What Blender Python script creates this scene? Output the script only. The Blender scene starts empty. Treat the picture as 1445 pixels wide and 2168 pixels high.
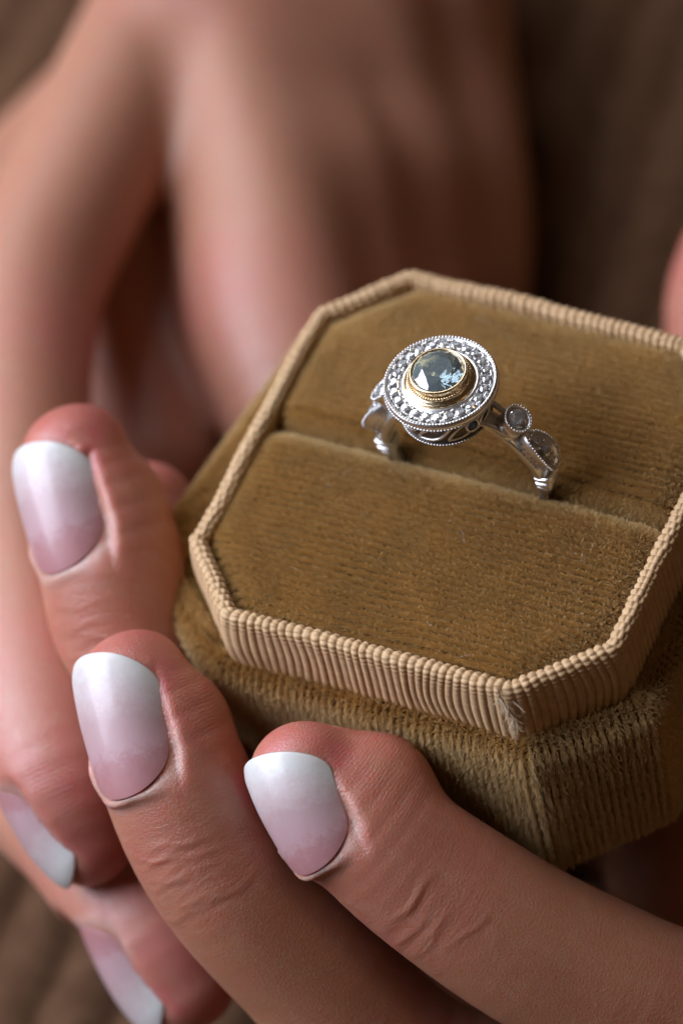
import bpy, math, random
import numpy as np
from mathutils import Vector, Matrix
import openvdb

rng = np.random.default_rng(7)
random.seed(7)
S = bpy.context.scene
COL = S.collection
S.unit_settings.scale_length = 0.01          # one unit is one centimetre

# ------------------------------------------------------------------ camera
ROWS = [[0.893109, 0.413457, -0.177226], [-0.236747, 0.767021, 0.596347], [0.3825, -0.490645, 0.782918]]
cam = bpy.data.cameras.new('camera')
cam_o = bpy.data.objects.new('camera', cam)
COL.objects.link(cam_o)
m = Matrix(ROWS).transposed().to_4x4()
m.translation = Vector([14.2305, -20.4881, 31.2729])
cam_o.matrix_world = m
cam.sensor_fit = 'HORIZONTAL'
cam.sensor_width = 24.0
cam.lens = 24.0 * 7700.76 / 1445.0
cam.clip_start = 1.0
cam.clip_end = 1000.0
cam.dof.use_dof = True
cam.dof.focus_distance = 38.75
cam.dof.aperture_fstop = cam.lens * 1e-3 / 1.15        # 1.15 cm wide pupil
cam.dof.aperture_blades = 0
S.camera = cam_o
S.view_settings.view_transform = 'Standard'
S.view_settings.look = 'None'
S.view_settings.exposure = 0.0
S.view_settings.gamma = 1.0
S.cycles.max_bounces = 12
S.cycles.transmission_bounces = 10
S.cycles.caustics_reflective = False
S.cycles.caustics_refractive = False
S.cycles.sample_clamp_indirect = 6.0

# ------------------------------------------------------------------ dim room and window light
W = bpy.data.worlds.new('World')
S.world = W
W.use_nodes = True
bg = W.node_tree.nodes['Background']
bg.inputs[0].default_value = (1.0, 0.66, 0.42, 1)
bg.inputs[1].default_value = 0.046

def area(name, loc, target, sx, sy, power, color):
    l = bpy.data.lights.new(name, 'AREA')
    l.shape = 'RECTANGLE'; l.size = sx; l.size_y = sy
    l.energy = power; l.color = color
    o = bpy.data.objects.new(name, l); COL.objects.link(o)
    o.location = loc
    o.rotation_euler = (Vector(target) - Vector(loc)).to_track_quat('-Z', 'Y').to_euler()
    return o
C0 = Vector((-1, -1, -1))
def along(d, dist): return tuple(C0 + Vector(d) * dist)
area('window_light', along((-0.7040, -0.3004, 0.6435), 42), C0, 32, 36, 37500, (0.76, 0.83, 1.0))
area('far_window_light', along((-0.5072, 0.4091, 0.7586), 120), C0, 60, 45, 62000, (0.90, 0.93, 1.0))
area('warm_lamp', along((0.8177, 0.0035, 0.5756), 160), C0, 26, 26, 9000, (1.0, 0.62, 0.32))  # lamp behind the orange sparkles, enlarged to add soft warm fill on the ring

# ------------------------------------------------------------------ helpers
def link(o, parent=None):
    COL.objects.link(o)
    if parent is not None:
        o.parent = parent
        o.matrix_parent_inverse = parent.matrix_basis.inverted()
    return o

def mesh_obj(name, verts, faces, mat, parent=None, smooth=True):
    me = bpy.data.meshes.new(name)
    me.from_pydata([tuple(map(float, v)) for v in verts], [], [tuple(map(int, f)) for f in faces])
    if mat: me.materials.append(mat)
    if smooth: me.polygons.foreach_set('use_smooth', [True] * len(me.polygons))
    me.update()
    return link(bpy.data.objects.new(name, me), parent)

def grid_mesh(name, co, nu, nv, mat, parent=None, closed_u=False, closed_v=False, smooth=True):
    """co: (nu, nv, 3) points -> quad sheet built through numpy"""
    idx = np.arange(nu * nv).reshape(nu, nv)
    a = idx if closed_u else idx[:-1]
    b = np.roll(idx, -1, 0) if closed_u else idx[1:]
    if closed_v:
        q = np.stack([a, b, np.roll(b, -1, 1), np.roll(a, -1, 1)], -1)
    else:
        q = np.stack([a[:, :-1], b[:, :-1], b[:, 1:], a[:, 1:]], -1)
    return np_mesh(name, co.reshape(-1, 3), q.reshape(-1, 4), mat, parent, smooth)

def np_mesh(name, v, q, mat, parent=None, smooth=True):
    me = bpy.data.meshes.new(name)
    k = q.shape[1]
    me.vertices.add(len(v)); me.vertices.foreach_set('co', np.asarray(v, np.float32).ravel())
    me.loops.add(q.size); me.loops.foreach_set('vertex_index', np.asarray(q, np.int32).ravel())
    me.polygons.add(len(q))
    me.polygons.foreach_set('loop_start', np.arange(0, q.size, k, dtype=np.int32))
    me.polygons.foreach_set('loop_total', np.full(len(q), k, np.int32))
    me.update(calc_edges=True); me.validate()
    if smooth: me.polygons.foreach_set('use_smooth', np.ones(len(me.polygons), bool))
    if mat: me.materials.append(mat)
    return link(bpy.data.objects.new(name, me), parent)

def tag(o, label, cat, group=None):
    o['label'] = label; o['category'] = cat
    if group: o['group'] = group
    return o

class NT:
    """small node helper"""
    def __init__(s, name):
        s.mat = bpy.data.materials.new(name); s.mat.use_nodes = True
        s.t = s.mat.node_tree; s.n = s.t.nodes
        s.bsdf = s.n['Principled BSDF']; s.out = s.n['Material Output']
    def add(s, typ, **kw):
        n = s.n.new(typ)
        for k, v in kw.items():
            if k.startswith('i_'):
                key = k[2:]
                key = int(key) if key.isdigit() else key.replace('_', ' ')
                n.inputs[key].default_value = v
            else: setattr(n, k, v)
        return n
    def link(s, a, b): s.t.links.new(a, b)
    def attr(s, name): return s.add('ShaderNodeAttribute', attribute_name=name)
    def math(s, op, a, b=0.0, c=0.0, clamp=False):
        n = s.add('ShaderNodeMath', operation=op, use_clamp=clamp)
        for i, x in enumerate((a, b, c)):
            if hasattr(x, 'links'): s.link(x, n.inputs[i])
            else: n.inputs[i].default_value = x
        return n.outputs[0]
    def ramp(s, fac, stops):
        n = s.add('ShaderNodeValToRGB'); e = n.color_ramp.elements
        while len(e) < len(stops): e.new(0.5)
        for el, (p, c) in zip(e, stops): el.position = p; el.color = (*c, 1)
        s.link(fac, n.inputs[0]); return n.outputs[0]
    def mix(s, fac, a, b, typ='MIX'):
        n = s.add('ShaderNodeMix', data_type='RGBA', blend_type=typ)
        for i, x in ((0, fac), (6, a), (7, b)):
            if hasattr(x, 'links'): s.link(x, n.inputs[i])
            else: n.inputs[i].default_value = x if i == 0 else (*x, 1)
        return n.outputs[2]
    def noise(s, vec, scale, detail=3, rough=0.5, dist=0.0):
        n = s.add('ShaderNodeTexNoise', i_Scale=scale, i_Detail=detail, i_Roughness=rough, i_Distortion=dist)
        if vec is not None: s.link(vec, n.inputs['Vector'])
        return n.outputs['Fac']
    def bump(s, h, strength, dist, normal=None):
        n = s.add('ShaderNodeBump', i_Strength=strength, i_Distance=dist)
        s.link(h, n.inputs['Height'])
        if normal is not None: s.link(normal, n.inputs['Normal'])
        return n.outputs[0]
    def scale_vec(s, vec, v):
        n = s.add('ShaderNodeVectorMath', operation='MULTIPLY')
        s.link(vec, n.inputs[0]); n.inputs[1].default_value = v
        return n.outputs[0]

def obj_coord(t): return t.add('ShaderNodeTexCoord').outputs['Object']

# ------------------------------------------------------------------ materials
def mat_velvet_base():
    t = NT('velvet_backing')
    t.bsdf.inputs['Base Color'].default_value = (0.16, 0.085, 0.022, 1)
    t.bsdf.inputs['Roughness'].default_value = 0.9
    t.bsdf.inputs['Specular IOR Level'].default_value = 0.1
    return t.mat

def mat_pile(name, dark, light, rough):
    t = NT(name)
    h = t.add('ShaderNodeHairInfo')
    co = obj_coord(t)
    n1 = t.noise(co, 1.1, 5, 0.65)
    v = t.math('ADD', t.math('MULTIPLY', h.outputs['Random'], 0.62), t.math('MULTIPLY_ADD', n1, 0.9, -0.25))
    base = t.ramp(v, [(0.1, dark), (0.9, light)])
    tip_sheen = t.math('MULTIPLY', t.math('POWER', h.outputs['Intercept'], 2.0), 0.55)  # pale tips: highlights on the strands painted into their colour
    base = t.mix(tip_sheen, base, (0.82, 0.62, 0.33))
    t.link(base, t.bsdf.inputs['Base Color'])
    t.bsdf.inputs['Roughness'].default_value = rough
    t.bsdf.inputs['Specular IOR Level'].default_value = 0.65
    t.bsdf.inputs['Sheen Weight'].default_value = 0.25
    t.bsdf.inputs['Sheen Roughness'].default_value = 0.4
    t.bsdf.inputs['Sheen Tint'].default_value = (1.0, 0.85, 0.6, 1)
    return t.mat

def mat_ribbon():
    t = NT('grosgrain_ribbon')
    co = obj_coord(t)
    n = t.noise(co, 9, 5, 0.65)
    b = t.ramp(n, [(0.3, (0.45, 0.27, 0.125)), (0.7, (0.60, 0.39, 0.20))])
    t.link(b, t.bsdf.inputs['Base Color'])
    t.bsdf.inputs['Roughness'].default_value = 0.5
    t.bsdf.inputs['Specular IOR Level'].default_value = 0.4
    t.bsdf.inputs['Sheen Weight'].default_value = 0.15
    f = t.noise(t.scale_vec(co, (60, 60, 60)), 1.0, 3, 0.6)
    t.link(t.bump(f, 0.25, 0.006), t.bsdf.inputs['Normal'])
    return t.mat

def mat_metal(name, col, rough, bump=0.0):
    t = NT(name)
    t.bsdf.inputs['Metallic'].default_value = 1
    co = obj_coord(t)
    n = t.noise(co, 25, 4, 0.6)
    t.link(t.ramp(n, [(0.3, tuple(c * 0.82 for c in col)), (0.7, col)]), t.bsdf.inputs['Base Color'])
    t.link(t.math('ADD', t.math('MULTIPLY', n, 0.18), rough - 0.06), t.bsdf.inputs['Roughness'])
    if bump:
        t.link(t.bump(t.noise(co, 45, 3, 0.6), bump, 0.01), t.bsdf.inputs['Normal'])
    return t.mat

def mat_gem(name, col, ior, body=(0.3, 0.4, 0.6), cloud=0.1, spark=0.0):
    t = NT(name)
    g = t.add('ShaderNodeBsdfGlass', i_Color=(*col, 1), i_IOR=ior, i_Roughness=0.0)
    b = t.bsdf; b.inputs['Base Color'].default_value = (*body, 1); b.inputs['Roughness'].default_value = 0.02
    mx = t.add('ShaderNodeMixShader', i_0=cloud)
    t.link(g.outputs[0], mx.inputs[1]); t.link(b.outputs[0], mx.inputs[2])
    if spark:                     # mirror-like flash of the back facets
        gl = t.add('ShaderNodeBsdfGlossy', i_Roughness=0.06, i_Color=(1, 1, 1, 1))
        m2 = t.add('ShaderNodeMixShader', i_0=spark)
        t.link(mx.outputs[0], m2.inputs[1]); t.link(gl.outputs[0], m2.inputs[2]); mx = m2
    t.link(mx.outputs[0], t.out.inputs['Surface'])
    return t.mat

def mat_skin(name, base, red, blotch):
    t = NT(name)
    fuv = t.attr('fuv').outputs['Vector']
    redm = t.attr('red').outputs['Fac']
    wr = t.attr('wrinkle').outputs['Fac']
    pr = t.attr('print').outputs['Fac']
    co = obj_coord(t)
    mott = t.noise(co, 1.1, 5, 0.62, 0.4)
    fine = t.noise(co, 7.0, 4, 0.6)
    redn = t.math('MULTIPLY', redm, t.math('MULTIPLY_ADD', t.noise(co, 2.3, 4, 0.6), 1.4, 0.32))
    k = t.math('MULTIPLY_ADD', t.math('SUBTRACT', mott, 0.5), blotch, redn)
    k = t.math('MULTIPLY_ADD', t.math('SUBTRACT', fine, 0.5), 0.5, k, clamp=True)
    c = t.mix(k, base, red)
    pale = t.noise(t.scale_vec(co, (1.0, 1.6, 0.8)), 2.6, 5, 0.7, 0.8)
    c = t.mix(t.math('MULTIPLY', t.ramp(pale, [(0.48, (0, 0, 0)), (0.68, (1, 1, 1))]), 0.22), c, (0.52, 0.30, 0.20))
    pores = t.add('ShaderNodeTexVoronoi', i_Scale=30.0); t.link(co, pores.inputs['Vector'])
    c = t.mix(t.math('MULTIPLY', t.math('LESS_THAN', pores.outputs['Distance'], 0.16), 0.22), c, (0.30, 0.09, 0.06))
    mic = t.noise(co, 60.0, 2, 0.5)
    c = t.mix(t.math('MULTIPLY', t.attr('cuticle').outputs['Fac'], 0.55), c, (0.62, 0.43, 0.37))
    c = t.mix(t.math('MULTIPLY', mic, 0.22), c, (0.32, 0.13, 0.07))
    t.link(c, t.bsdf.inputs['Base Color'])
    b = t.bsdf
    b.inputs['Roughness'].default_value = 0.42
    b.inputs['Specular IOR Level'].default_value = 0.62
    b.inputs['Subsurface Weight'].default_value = 0.85
    b.inputs['Subsurface Radius'].default_value = (1.0, 0.32, 0.17)
    b.inputs['Subsurface Scale'].default_value = 0.22
    # fine criss-cross skin lines
    vor = t.add('ShaderNodeTexVoronoi', feature='DISTANCE_TO_EDGE', i_Scale=1.0)
    t.link(t.scale_vec(co, (22, 22, 22)), vor.inputs['Vector'])
    cells = t.math('MINIMUM', vor.outputs['Distance'], 0.25)
    lines = t.noise(t.scale_vec(fuv, (34, 5, 1)), 1.0, 5, 0.7, 0.6)
    longi = t.noise(t.scale_vec(fuv, (3.5, 42, 1)), 1.0, 4, 0.7, 0.5)
    h = t.math('MULTIPLY_ADD', cells, 0.9, t.math('MULTIPLY', lines, 0.12))
    h = t.math('MULTIPLY_ADD', longi, 0.22, h)
    n1 = t.bump(h, 0.85, 0.013)
    # knuckle creases
    cre = t.noise(t.scale_vec(fuv, (4.6, 0.9, 1)), 1.0, 4, 0.55, 0.9)
    cre = t.math('ABSOLUTE', t.math('SUBTRACT', cre, 0.5))
    cre = t.math('MINIMUM', t.math('MULTIPLY', cre, 7.0), 1.0)
    cre = t.math('MULTIPLY', cre, wr)
    n2 = t.bump(cre, 0.13, 0.03, n1)
    # finger print ridges
    wv = t.add('ShaderNodeTexWave', wave_type='BANDS', bands_direction='X', i_Scale=11.0, i_Distortion=4.5, i_Detail=1.5)
    wv.inputs['Detail Scale'].default_value = 0.5
    t.link(t.scale_vec(fuv, (1, 0.55, 1)), wv.inputs['Vector'])
    n3 = t.bump(t.math('MULTIPLY', wv.outputs['Fac'], pr), 0.22, 0.010, n2)
    t.link(n3, b.inputs['Normal'])
    return t.mat

def mat_nail():
    t = NT('ombre_nail_gel')
    u = t.attr('nuv').outputs['Vector']
    sep = t.add('ShaderNodeSeparateXYZ'); t.link(u, sep.inputs[0])
    co = obj_coord(t)
    n = t.noise(co, 9, 6, 0.75)
    n2 = t.noise(co, 62, 3, 0.8)
    f = t.math('MULTIPLY_ADD', t.math('SUBTRACT', n, 0.5), 0.42, sep.outputs[0])
    f = t.math('MULTIPLY_ADD', t.math('SUBTRACT', n2, 0.5), 0.26, f)
    edge = t.math('POWER', t.math('ABSOLUTE', sep.outputs[1]), 3.0)
    f = t.math('MULTIPLY_ADD', edge, 0.13, f)
    f = t.math('ADD', f, t.math('MULTIPLY_ADD', t.add('ShaderNodeObjectInfo').outputs['Random'], 0.16, -0.10))
    c = t.ramp(f, [(0.05, (0.40, 0.18, 0.18)), (0.20, (0.42, 0.21, 0.215)), (0.28, (0.47, 0.29, 0.30)), (0.52, (0.46, 0.31, 0.31)), (0.76, (0.54, 0.45, 0.44)), (0.95, (0.60, 0.58, 0.55))])
    t.link(c, t.bsdf.inputs['Base Color'])
    b = t.bsdf
    b.inputs['Roughness'].default_value = 0.42
    b.inputs['Subsurface Weight'].default_value = 0.35
    b.inputs['Subsurface Radius'].default_value = (1, 0.6, 0.5)
    b.inputs['Subsurface Scale'].default_value = 0.05
    b.inputs['Coat Weight'].default_value = 0.25
    b.inputs['Coat Roughness'].default_value = 0.12
    t.link(t.bump(t.noise(co, 5, 3, 0.6), 0.12, 0.03), b.inputs['Normal'])
    return t.mat

def mat_cloth():
    t = NT('ribbed_brown_cloth')
    co = obj_coord(t)
    n = t.noise(co, 3.0, 6, 0.7)
    c = t.ramp(n, [(0.3, (0.075, 0.036, 0.018)), (0.7, (0.15, 0.077, 0.042))])
    t.link(c, t.bsdf.inputs['Base Color'])
    t.bsdf.inputs['Roughness'].default_value = 0.85
    t.bsdf.inputs['Specular IOR Level'].default_value = 0.05
    t.link(t.bump(t.noise(co, 14, 4, 0.7), 0.6, 0.1), t.bsdf.inputs['Normal'])
    return t.mat

M_BACK = mat_velvet_base()
M_PILE = mat_pile('velvet_pile', (0.33, 0.18, 0.04), (0.80, 0.51, 0.165), 0.34)
M_RIB = mat_ribbon()
M_WG = mat_metal('white_gold', (0.92, 0.90, 0.87), 0.31)
M_WGD = mat_metal('engraved_white_gold', (0.72, 0.68, 0.63), 0.32, 0.5)
M_DARK = mat_metal('dark_metal', (0.16, 0.14, 0.125), 0.45, 0.3)  # darker metal on the barrel wall and leaf flank beads
M_GOLD = mat_metal('yellow_gold', (0.90, 0.70, 0.43), 0.22)
M_DIA = mat_gem('diamond', (1, 1, 1), 2.2, (0.95, 0.95, 0.97), 0.24, 0.33)
M_AQUA = mat_gem('aquamarine', (0.90, 0.975, 0.985), 1.52, (0.54, 0.68, 0.71), 0.17, 0.10)
M_SAPH = mat_gem('blue_accent_stone', (0.35, 0.5, 0.75), 1.75)
M_SKIN_A = mat_skin('skin_holding_hand', (0.41, 0.178, 0.098), (0.49, 0.125, 0.115), 0.45)
M_SKIN_B = mat_skin('skin_supporting_hand', (0.47, 0.222, 0.142), (0.54, 0.15, 0.14), 0.5)
M_NAIL = mat_nail()
M_CLOTH = mat_cloth()

# ------------------------------------------------------------------ the cloth underneath (setting)
def build_cloth():
    d = np.array([-0.130, 1.910, 0.0]); d /= np.linalg.norm(d)       # direction the ribs run
    e = np.array([-d[1], d[0], 0])
    nu, nv = 900, 60
    u = np.linspace(-45, 45, nu); v = np.linspace(-60, 60, nv)
    U, V = np.meshgrid(u, v, indexing='ij')
    wob = 0.25 * np.sin(V * 0.13 + 1.0) + 0.1 * np.sin(V * 0.4)
    rib = np.abs(np.sin(np.pi * (U + wob) / 0.95)) ** 0.7
    z = -8.2 + 0.22 * rib + 0.35 * np.sin(U * 0.11) * np.cos(V * 0.09) 
    co = np.array([-2.0, 3.0, 0.0]) + U[..., None] * e + V[..., None] * d
    co[..., 2] = z
    o = grid_mesh('tablecloth', co, nu, nv, M_CLOTH)
    o['kind'] = 'structure'
    o['label'] = 'dark brown ribbed cloth spread out beneath both hands'
    return o
build_cloth()

# ------------------------------------------------------------------ ring box
BOX = bpy.data.objects.new('ring_box', None)
BOX.location = (0, 0, -2.9)
link(BOX)
tag(BOX, 'octagonal ring box of golden brown velvet with beige ribbon rim, held by fingers', 'ring box')

def octagon(w, l, c):
    return [(-w, -l + c), (-w + c, -l), (w - c, -l), (w, -l + c), (w, l - c), (w - c, l), (-w + c, l), (-w, l - c)]
RIM = [(-2.47, -1.70), (-1.685, -2.49), (1.65, -2.445), (2.49, -1.63), (2.53, 1.66), (1.70, 2.45), (-1.73, 2.50), (-2.51, 1.70)]

def path_round(poly, rad, n_arc=9):
    """closed polygon with rounded corners -> dense polyline, outward normals (ccw from -x side going +x at front)"""
    P = np.array(poly, float); n = len(P); out = []
    for i in range(n):
        a, b, c = P[i - 1], P[i], P[(i + 1) % n]
        d1 = (a - b) / np.linalg.norm(a - b); d2 = (c - b) / np.linalg.norm(c - b)
        ang = math.acos(np.clip(d1 @ d2, -1, 1)); t = rad / math.tan(ang / 2)
        p1, p2 = b + d1 * t, b + d2 * t
        for k in range(n_arc):
            s = k / (n_arc - 1)
            out.append((1 - s) ** 2 * p1 + 2 * s * (1 - s) * b + s * s * p2)
    return np.array(out)

def resample(pl, n):
    q = np.vstack([pl, pl[:1]]); L = np.r_[0, np.cumsum(np.linalg.norm(np.diff(q, axis=0), axis=1))]
    s = np.linspace(0, L[-1], n, endpoint=False)
    p = np.stack([np.interp(s, L, q[:, k]) for k in range(2)], 1)
    t = np.roll(p, -2, 0) - np.roll(p, 2, 0); t /= np.linalg.norm(t, axis=1)[:, None]
    return p, np.stack([t[:, 1], -t[:, 0]], 1), s, L[-1]

def build_ribbon():
    pl = path_round(RIM, 0.16)
    n_ribs = 190; per = 9
    p, nrm, s, L = resample(pl, n_ribs * per)
    # cross profile: (outward, z): inside bottom -> roll -> outside -> bottom
    prof = []
    for z in np.linspace(-0.42, -0.09, 8): prof.append((-0.085, z))
    for a in np.linspace(180, 20, 14): prof.append((-0.005 + 0.08 * math.cos(math.radians(a)), -0.08 + 0.08 * math.sin(math.radians(a))))
    for z in np.linspace(-0.1, -0.98, 26): prof.append((0.078 + 0.035 * math.sin((z + 0.1) * -3.2), z))
    prof = np.array(prof)
    Lp = np.r_[0, np.cumsum(np.linalg.norm(np.diff(prof, axis=0), axis=1))]
    bead = 0.05; nv = int(Lp[-1] / bead * 5)
    t = np.linspace(0, Lp[-1], nv)
    pr = np.stack([np.interp(t, Lp, prof[:, k]) for k in range(2)], 1)
    # smooth the profile a little
    for _ in range(3): pr[1:-1] = (pr[:-2] + 2 * pr[1:-1] + pr[2:]) / 4
    tg = np.gradient(pr, axis=0); tg /= np.linalg.norm(tg, axis=1)[:, None]
    pn = np.stack([-tg[:, 1], tg[:, 0]], 1)
    ph = (s / L * n_ribs + 0.2 * np.sin(s * 1.9) + 0.09 * np.sin(s * 6.7 + 1)) % n_ribs
    ribid = np.floor(ph).astype(int) % n_ribs
    amp_r = rng.normal(1, 0.11, n_ribs); shift = rng.normal(0, 0.22, n_ribs)
    ribh = np.sqrt(np.clip(1 - (2 * (ph % 1) - 1) ** 2, 0, 1))
    side = np.clip((t - 0.62) / 0.12, 0, 1)                     # thread wraps are finer down the outside
    beads_a = np.abs(np.cos(np.pi * (t[None] / 0.062 + shift[ribid][:, None]))) ** 0.7
    beads_b = np.abs(np.cos(np.pi * (t[None] / 0.034 + shift[ribid][:, None]))) ** 0.7
    bd = beads_a * (1 - side) + beads_b * side * 0.75 + side * 0.25
    disp = (0.041 * amp_r[ribid] * ribh)[:, None] * (0.42 + 0.58 * bd) - 0.014
    lean = (0.025 * np.sin(s * 2.1) + 0.012 * np.sin(s * 5.3 + 1))[:, None] * np.sin(t * 5)[None]
    wav = 0.018 * np.sin(s * 1.7)[:, None] + 0.010 * np.sin(s * 4.1 + 2)[:, None]
    out = pr[None, :, 0] + disp * pn[None, :, 0] + wav * 0.6
    z = pr[None, :, 1] + disp * pn[None, :, 1] + wav * 0.7 * np.ones_like(disp)
    tan = np.stack([-nrm[:, 1], nrm[:, 0]], 1)
    xy = p[:, None, :] + out[..., None] * nrm[:, None, :] + lean[..., None] * tan[:, None, :]
    co = np.concatenate([xy, z[..., None]], -1)
    o = grid_mesh('ribbon_trim', co, len(p), nv, M_RIB, BOX, closed_u=True)
    return o
build_ribbon()

def curves_obj(name, roots, dirs, lens, rad, mat, parent, bend=None, npt=4, kind='stuff'):
    n = len(roots)
    cu = bpy.data.hair_curves.new(name)
    cu.add_curves([npt] * n)
    t = np.linspace(0, 1, npt)
    pos = roots[:, None, :] + dirs[:, None, :] * (lens[:, None] * t[None])[..., None]
    if bend is not None: pos = pos + bend[:, None, :] * (t[None, :, None] ** 2) * lens[:, None, None]
    cu.position_data.foreach_set('vector', pos.astype(np.float32).ravel())
    r = (np.asarray(rad) * np.ones(n))[:, None] * (1.0 - 0.62 * t[None] ** 1.5)
    a = cu.attributes.get('radius') or cu.attributes.new('radius', 'FLOAT', 'POINT')
    a.data.foreach_set('value', r.astype(np.float32).ravel())
    cu.materials.append(mat)
    o = bpy.data.objects.new(name, cu); link(o, parent)
    if kind: o['kind'] = kind
    return o

def smooth_noise(x, y, seed, scale):
    r = np.random.default_rng(seed); v = 0
    for k in range(6):
        a = r.uniform(0, 2 * np.pi); f = scale * r.uniform(0.5, 1.6)
        v = v + np.sin((np.cos(a) * x + np.sin(a) * y) * f + r.uniform(0, 6.28))
    return v / 6

SLIT_F, SLIT_B = 0.035, 0.16                      # slit between the cushions, y at the front / back lip

def in_octa(x, y, w, l, c):
    """distance inside the octagon boundary"""
    d = np.minimum(w - np.abs(x), l - np.abs(y))
    return np.minimum(d, (w + l - c - np.abs(x) - np.abs(y)) * 0.7071)

def cushion_z(x, y, front):
    d = in_octa(x, y, 2.40, 2.38, 0.82)
    ys = (SLIT_F - y) if front else (y - SLIT_B)
    r = 0.30
    fd = np.clip(1 - d / r, 0, 1); fs = np.clip(1 - ys / 0.26, 0, 1)
    z = -0.105 - 0.19 * (1 - np.sqrt(np.clip(1 - fd ** 2, 0, 1))) - 0.42 * (1 - np.sqrt(np.clip(1 - fs ** 2, 0, 1)))
    z = z + 0.03 * smooth_noise(x, y, 3, 1.5) + 0.05 * np.clip(d, 0, 1.2) / 1.2
    return z

def build_cushion(front):
    nu, nv = 120, 70
    # straight grid clipped to the octagon by pulling rows in
    y0, y1 = (-2.38, SLIT_F) if front else (SLIT_B, 2.38)
    vs = np.linspace(0, 1, nv); us = np.linspace(-1, 1, nu)
    Y = (y0 + (y1 - y0) * vs)[None] * np.ones((nu, 1))
    wmax = np.minimum(2.40, 2.40 + 2.38 - 0.82 - np.abs(Y))
    X = us[:, None] * wmax
    Z = cushion_z(X, Y, front)
    co = np.stack([X, Y, Z], -1)
    # skirt down to close the side
    sk = co.copy(); sk[..., 2] = -1.0
    full = np.concatenate([sk[:, :1], co, sk[:, -1:]], 1)
    full = np.concatenate([np.concatenate([full[:1, :, :2], np.full((1, nv + 2, 1), -1.0)], -1), full, np.concatenate([full[-1:, :, :2], np.full((1, nv + 2, 1), -1.0)], -1)], 0)
    o = grid_mesh('cushion', full, nu + 2, nv + 2, M_BACK, BOX)
    o['label'] = 'front velvet cushion before the slit' if front else 'rear velvet cushion behind the slit'
    # pile
    n = 300000
    x = rng.uniform(-2.42, 2.42, n); pitch = 0.088
    row = np.floor(rng.uniform(y0, y1, n) / pitch) + 0.5
    y = row * pitch + rng.normal(0, 0.19, n) * pitch + 0.02 * np.sin(x * 2.0 + row * 0.3)
    ok = (in_octa(x, y, 2.40, 2.38, 0.82) > 0.0) & ((y < SLIT_F) if front else (y > SLIT_B))
    x, y, row = x[ok], y[ok], row[ok]
    # extra strands on the steep lips along the slit
    m2 = 50000
    xs = rng.uniform(-2.4, 2.4, m2); dd = rng.uniform(0, 1, m2) ** 2 * 0.14
    ysl = SLIT_F - dd if front else SLIT_B + dd
    x = np.r_[x, xs]; y = np.r_[y, ysl]
    e = 1e-3
    z = cushion_z(x, y, front)
    gx = (cushion_z(x + e, y, front) - z) / e; gy = (cushion_z(x, y + e, front) - z) / e
    gx = np.clip(gx, -4, 4); gy = np.clip(np.nan_to_num(gy), -4, 4)
    nr = np.stack([-gx, -gy, np.ones_like(x)], 1); nr /= np.linalg.norm(nr, axis=1)[:, None]
    lean = np.stack([0.30 * smooth_noise(x, y, 11, 2.2) + 0.5 * smooth_noise(x, y, 13, 0.9) - 0.10, 0.30 * smooth_noise(x, y, 12, 2.6) + 0.6 * smooth_noise(x, y, 14, 0.8) - 0.25, np.zeros_like(x)], 1)
    d = nr + 0.8 * lean + rng.normal(0, 0.15, (len(x), 3)); d /= np.linalg.norm(d, axis=1)[:, None]
    ln = np.clip(rng.normal(0.066, 0.012, len(x)), 0.03, 0.12) * (1 + 0.12 * smooth_noise(x, y, 15, 5))
    bend = rng.normal(0, 0.22, (len(x), 3))
    curves_obj('velvet_pile', np.stack([x, y, z], 1), d, ln, 0.0030, M_PILE, o, bend)
    return o
build_cushion(True); build_cushion(False)

def build_lint():
    n = 55
    x = rng.uniform(-2.2, 2.2, n); y = rng.uniform(-2.3, 2.3, n)
    k = (in_octa(x, y, 2.35, 2.33, 0.82) > 0.05) & ((y < -0.05) | (y > 0.3)); x, y = x[k], y[k]
    z = np.where(y < 0.1, cushion_z(x, np.minimum(y, SLIT_F), True), cushion_z(x, np.maximum(y, SLIT_B), False)) + 0.062
    a = rng.uniform(0, 6.28, len(x)); d = np.stack([np.cos(a), np.sin(a), rng.uniform(-0.1, 0.35, len(x))], 1)
    t_ = NT('pale_lint'); t_.bsdf.inputs['Base Color'].default_value = (0.7, 0.66, 0.6, 1)
    curves_obj('lint', np.stack([x, y, z], 1), d, rng.uniform(0.03, 0.10, len(x)), 0.0020, t_.mat, BOX, rng.normal(0, 0.6, (len(x), 3)), 5)
build_lint()

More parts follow.
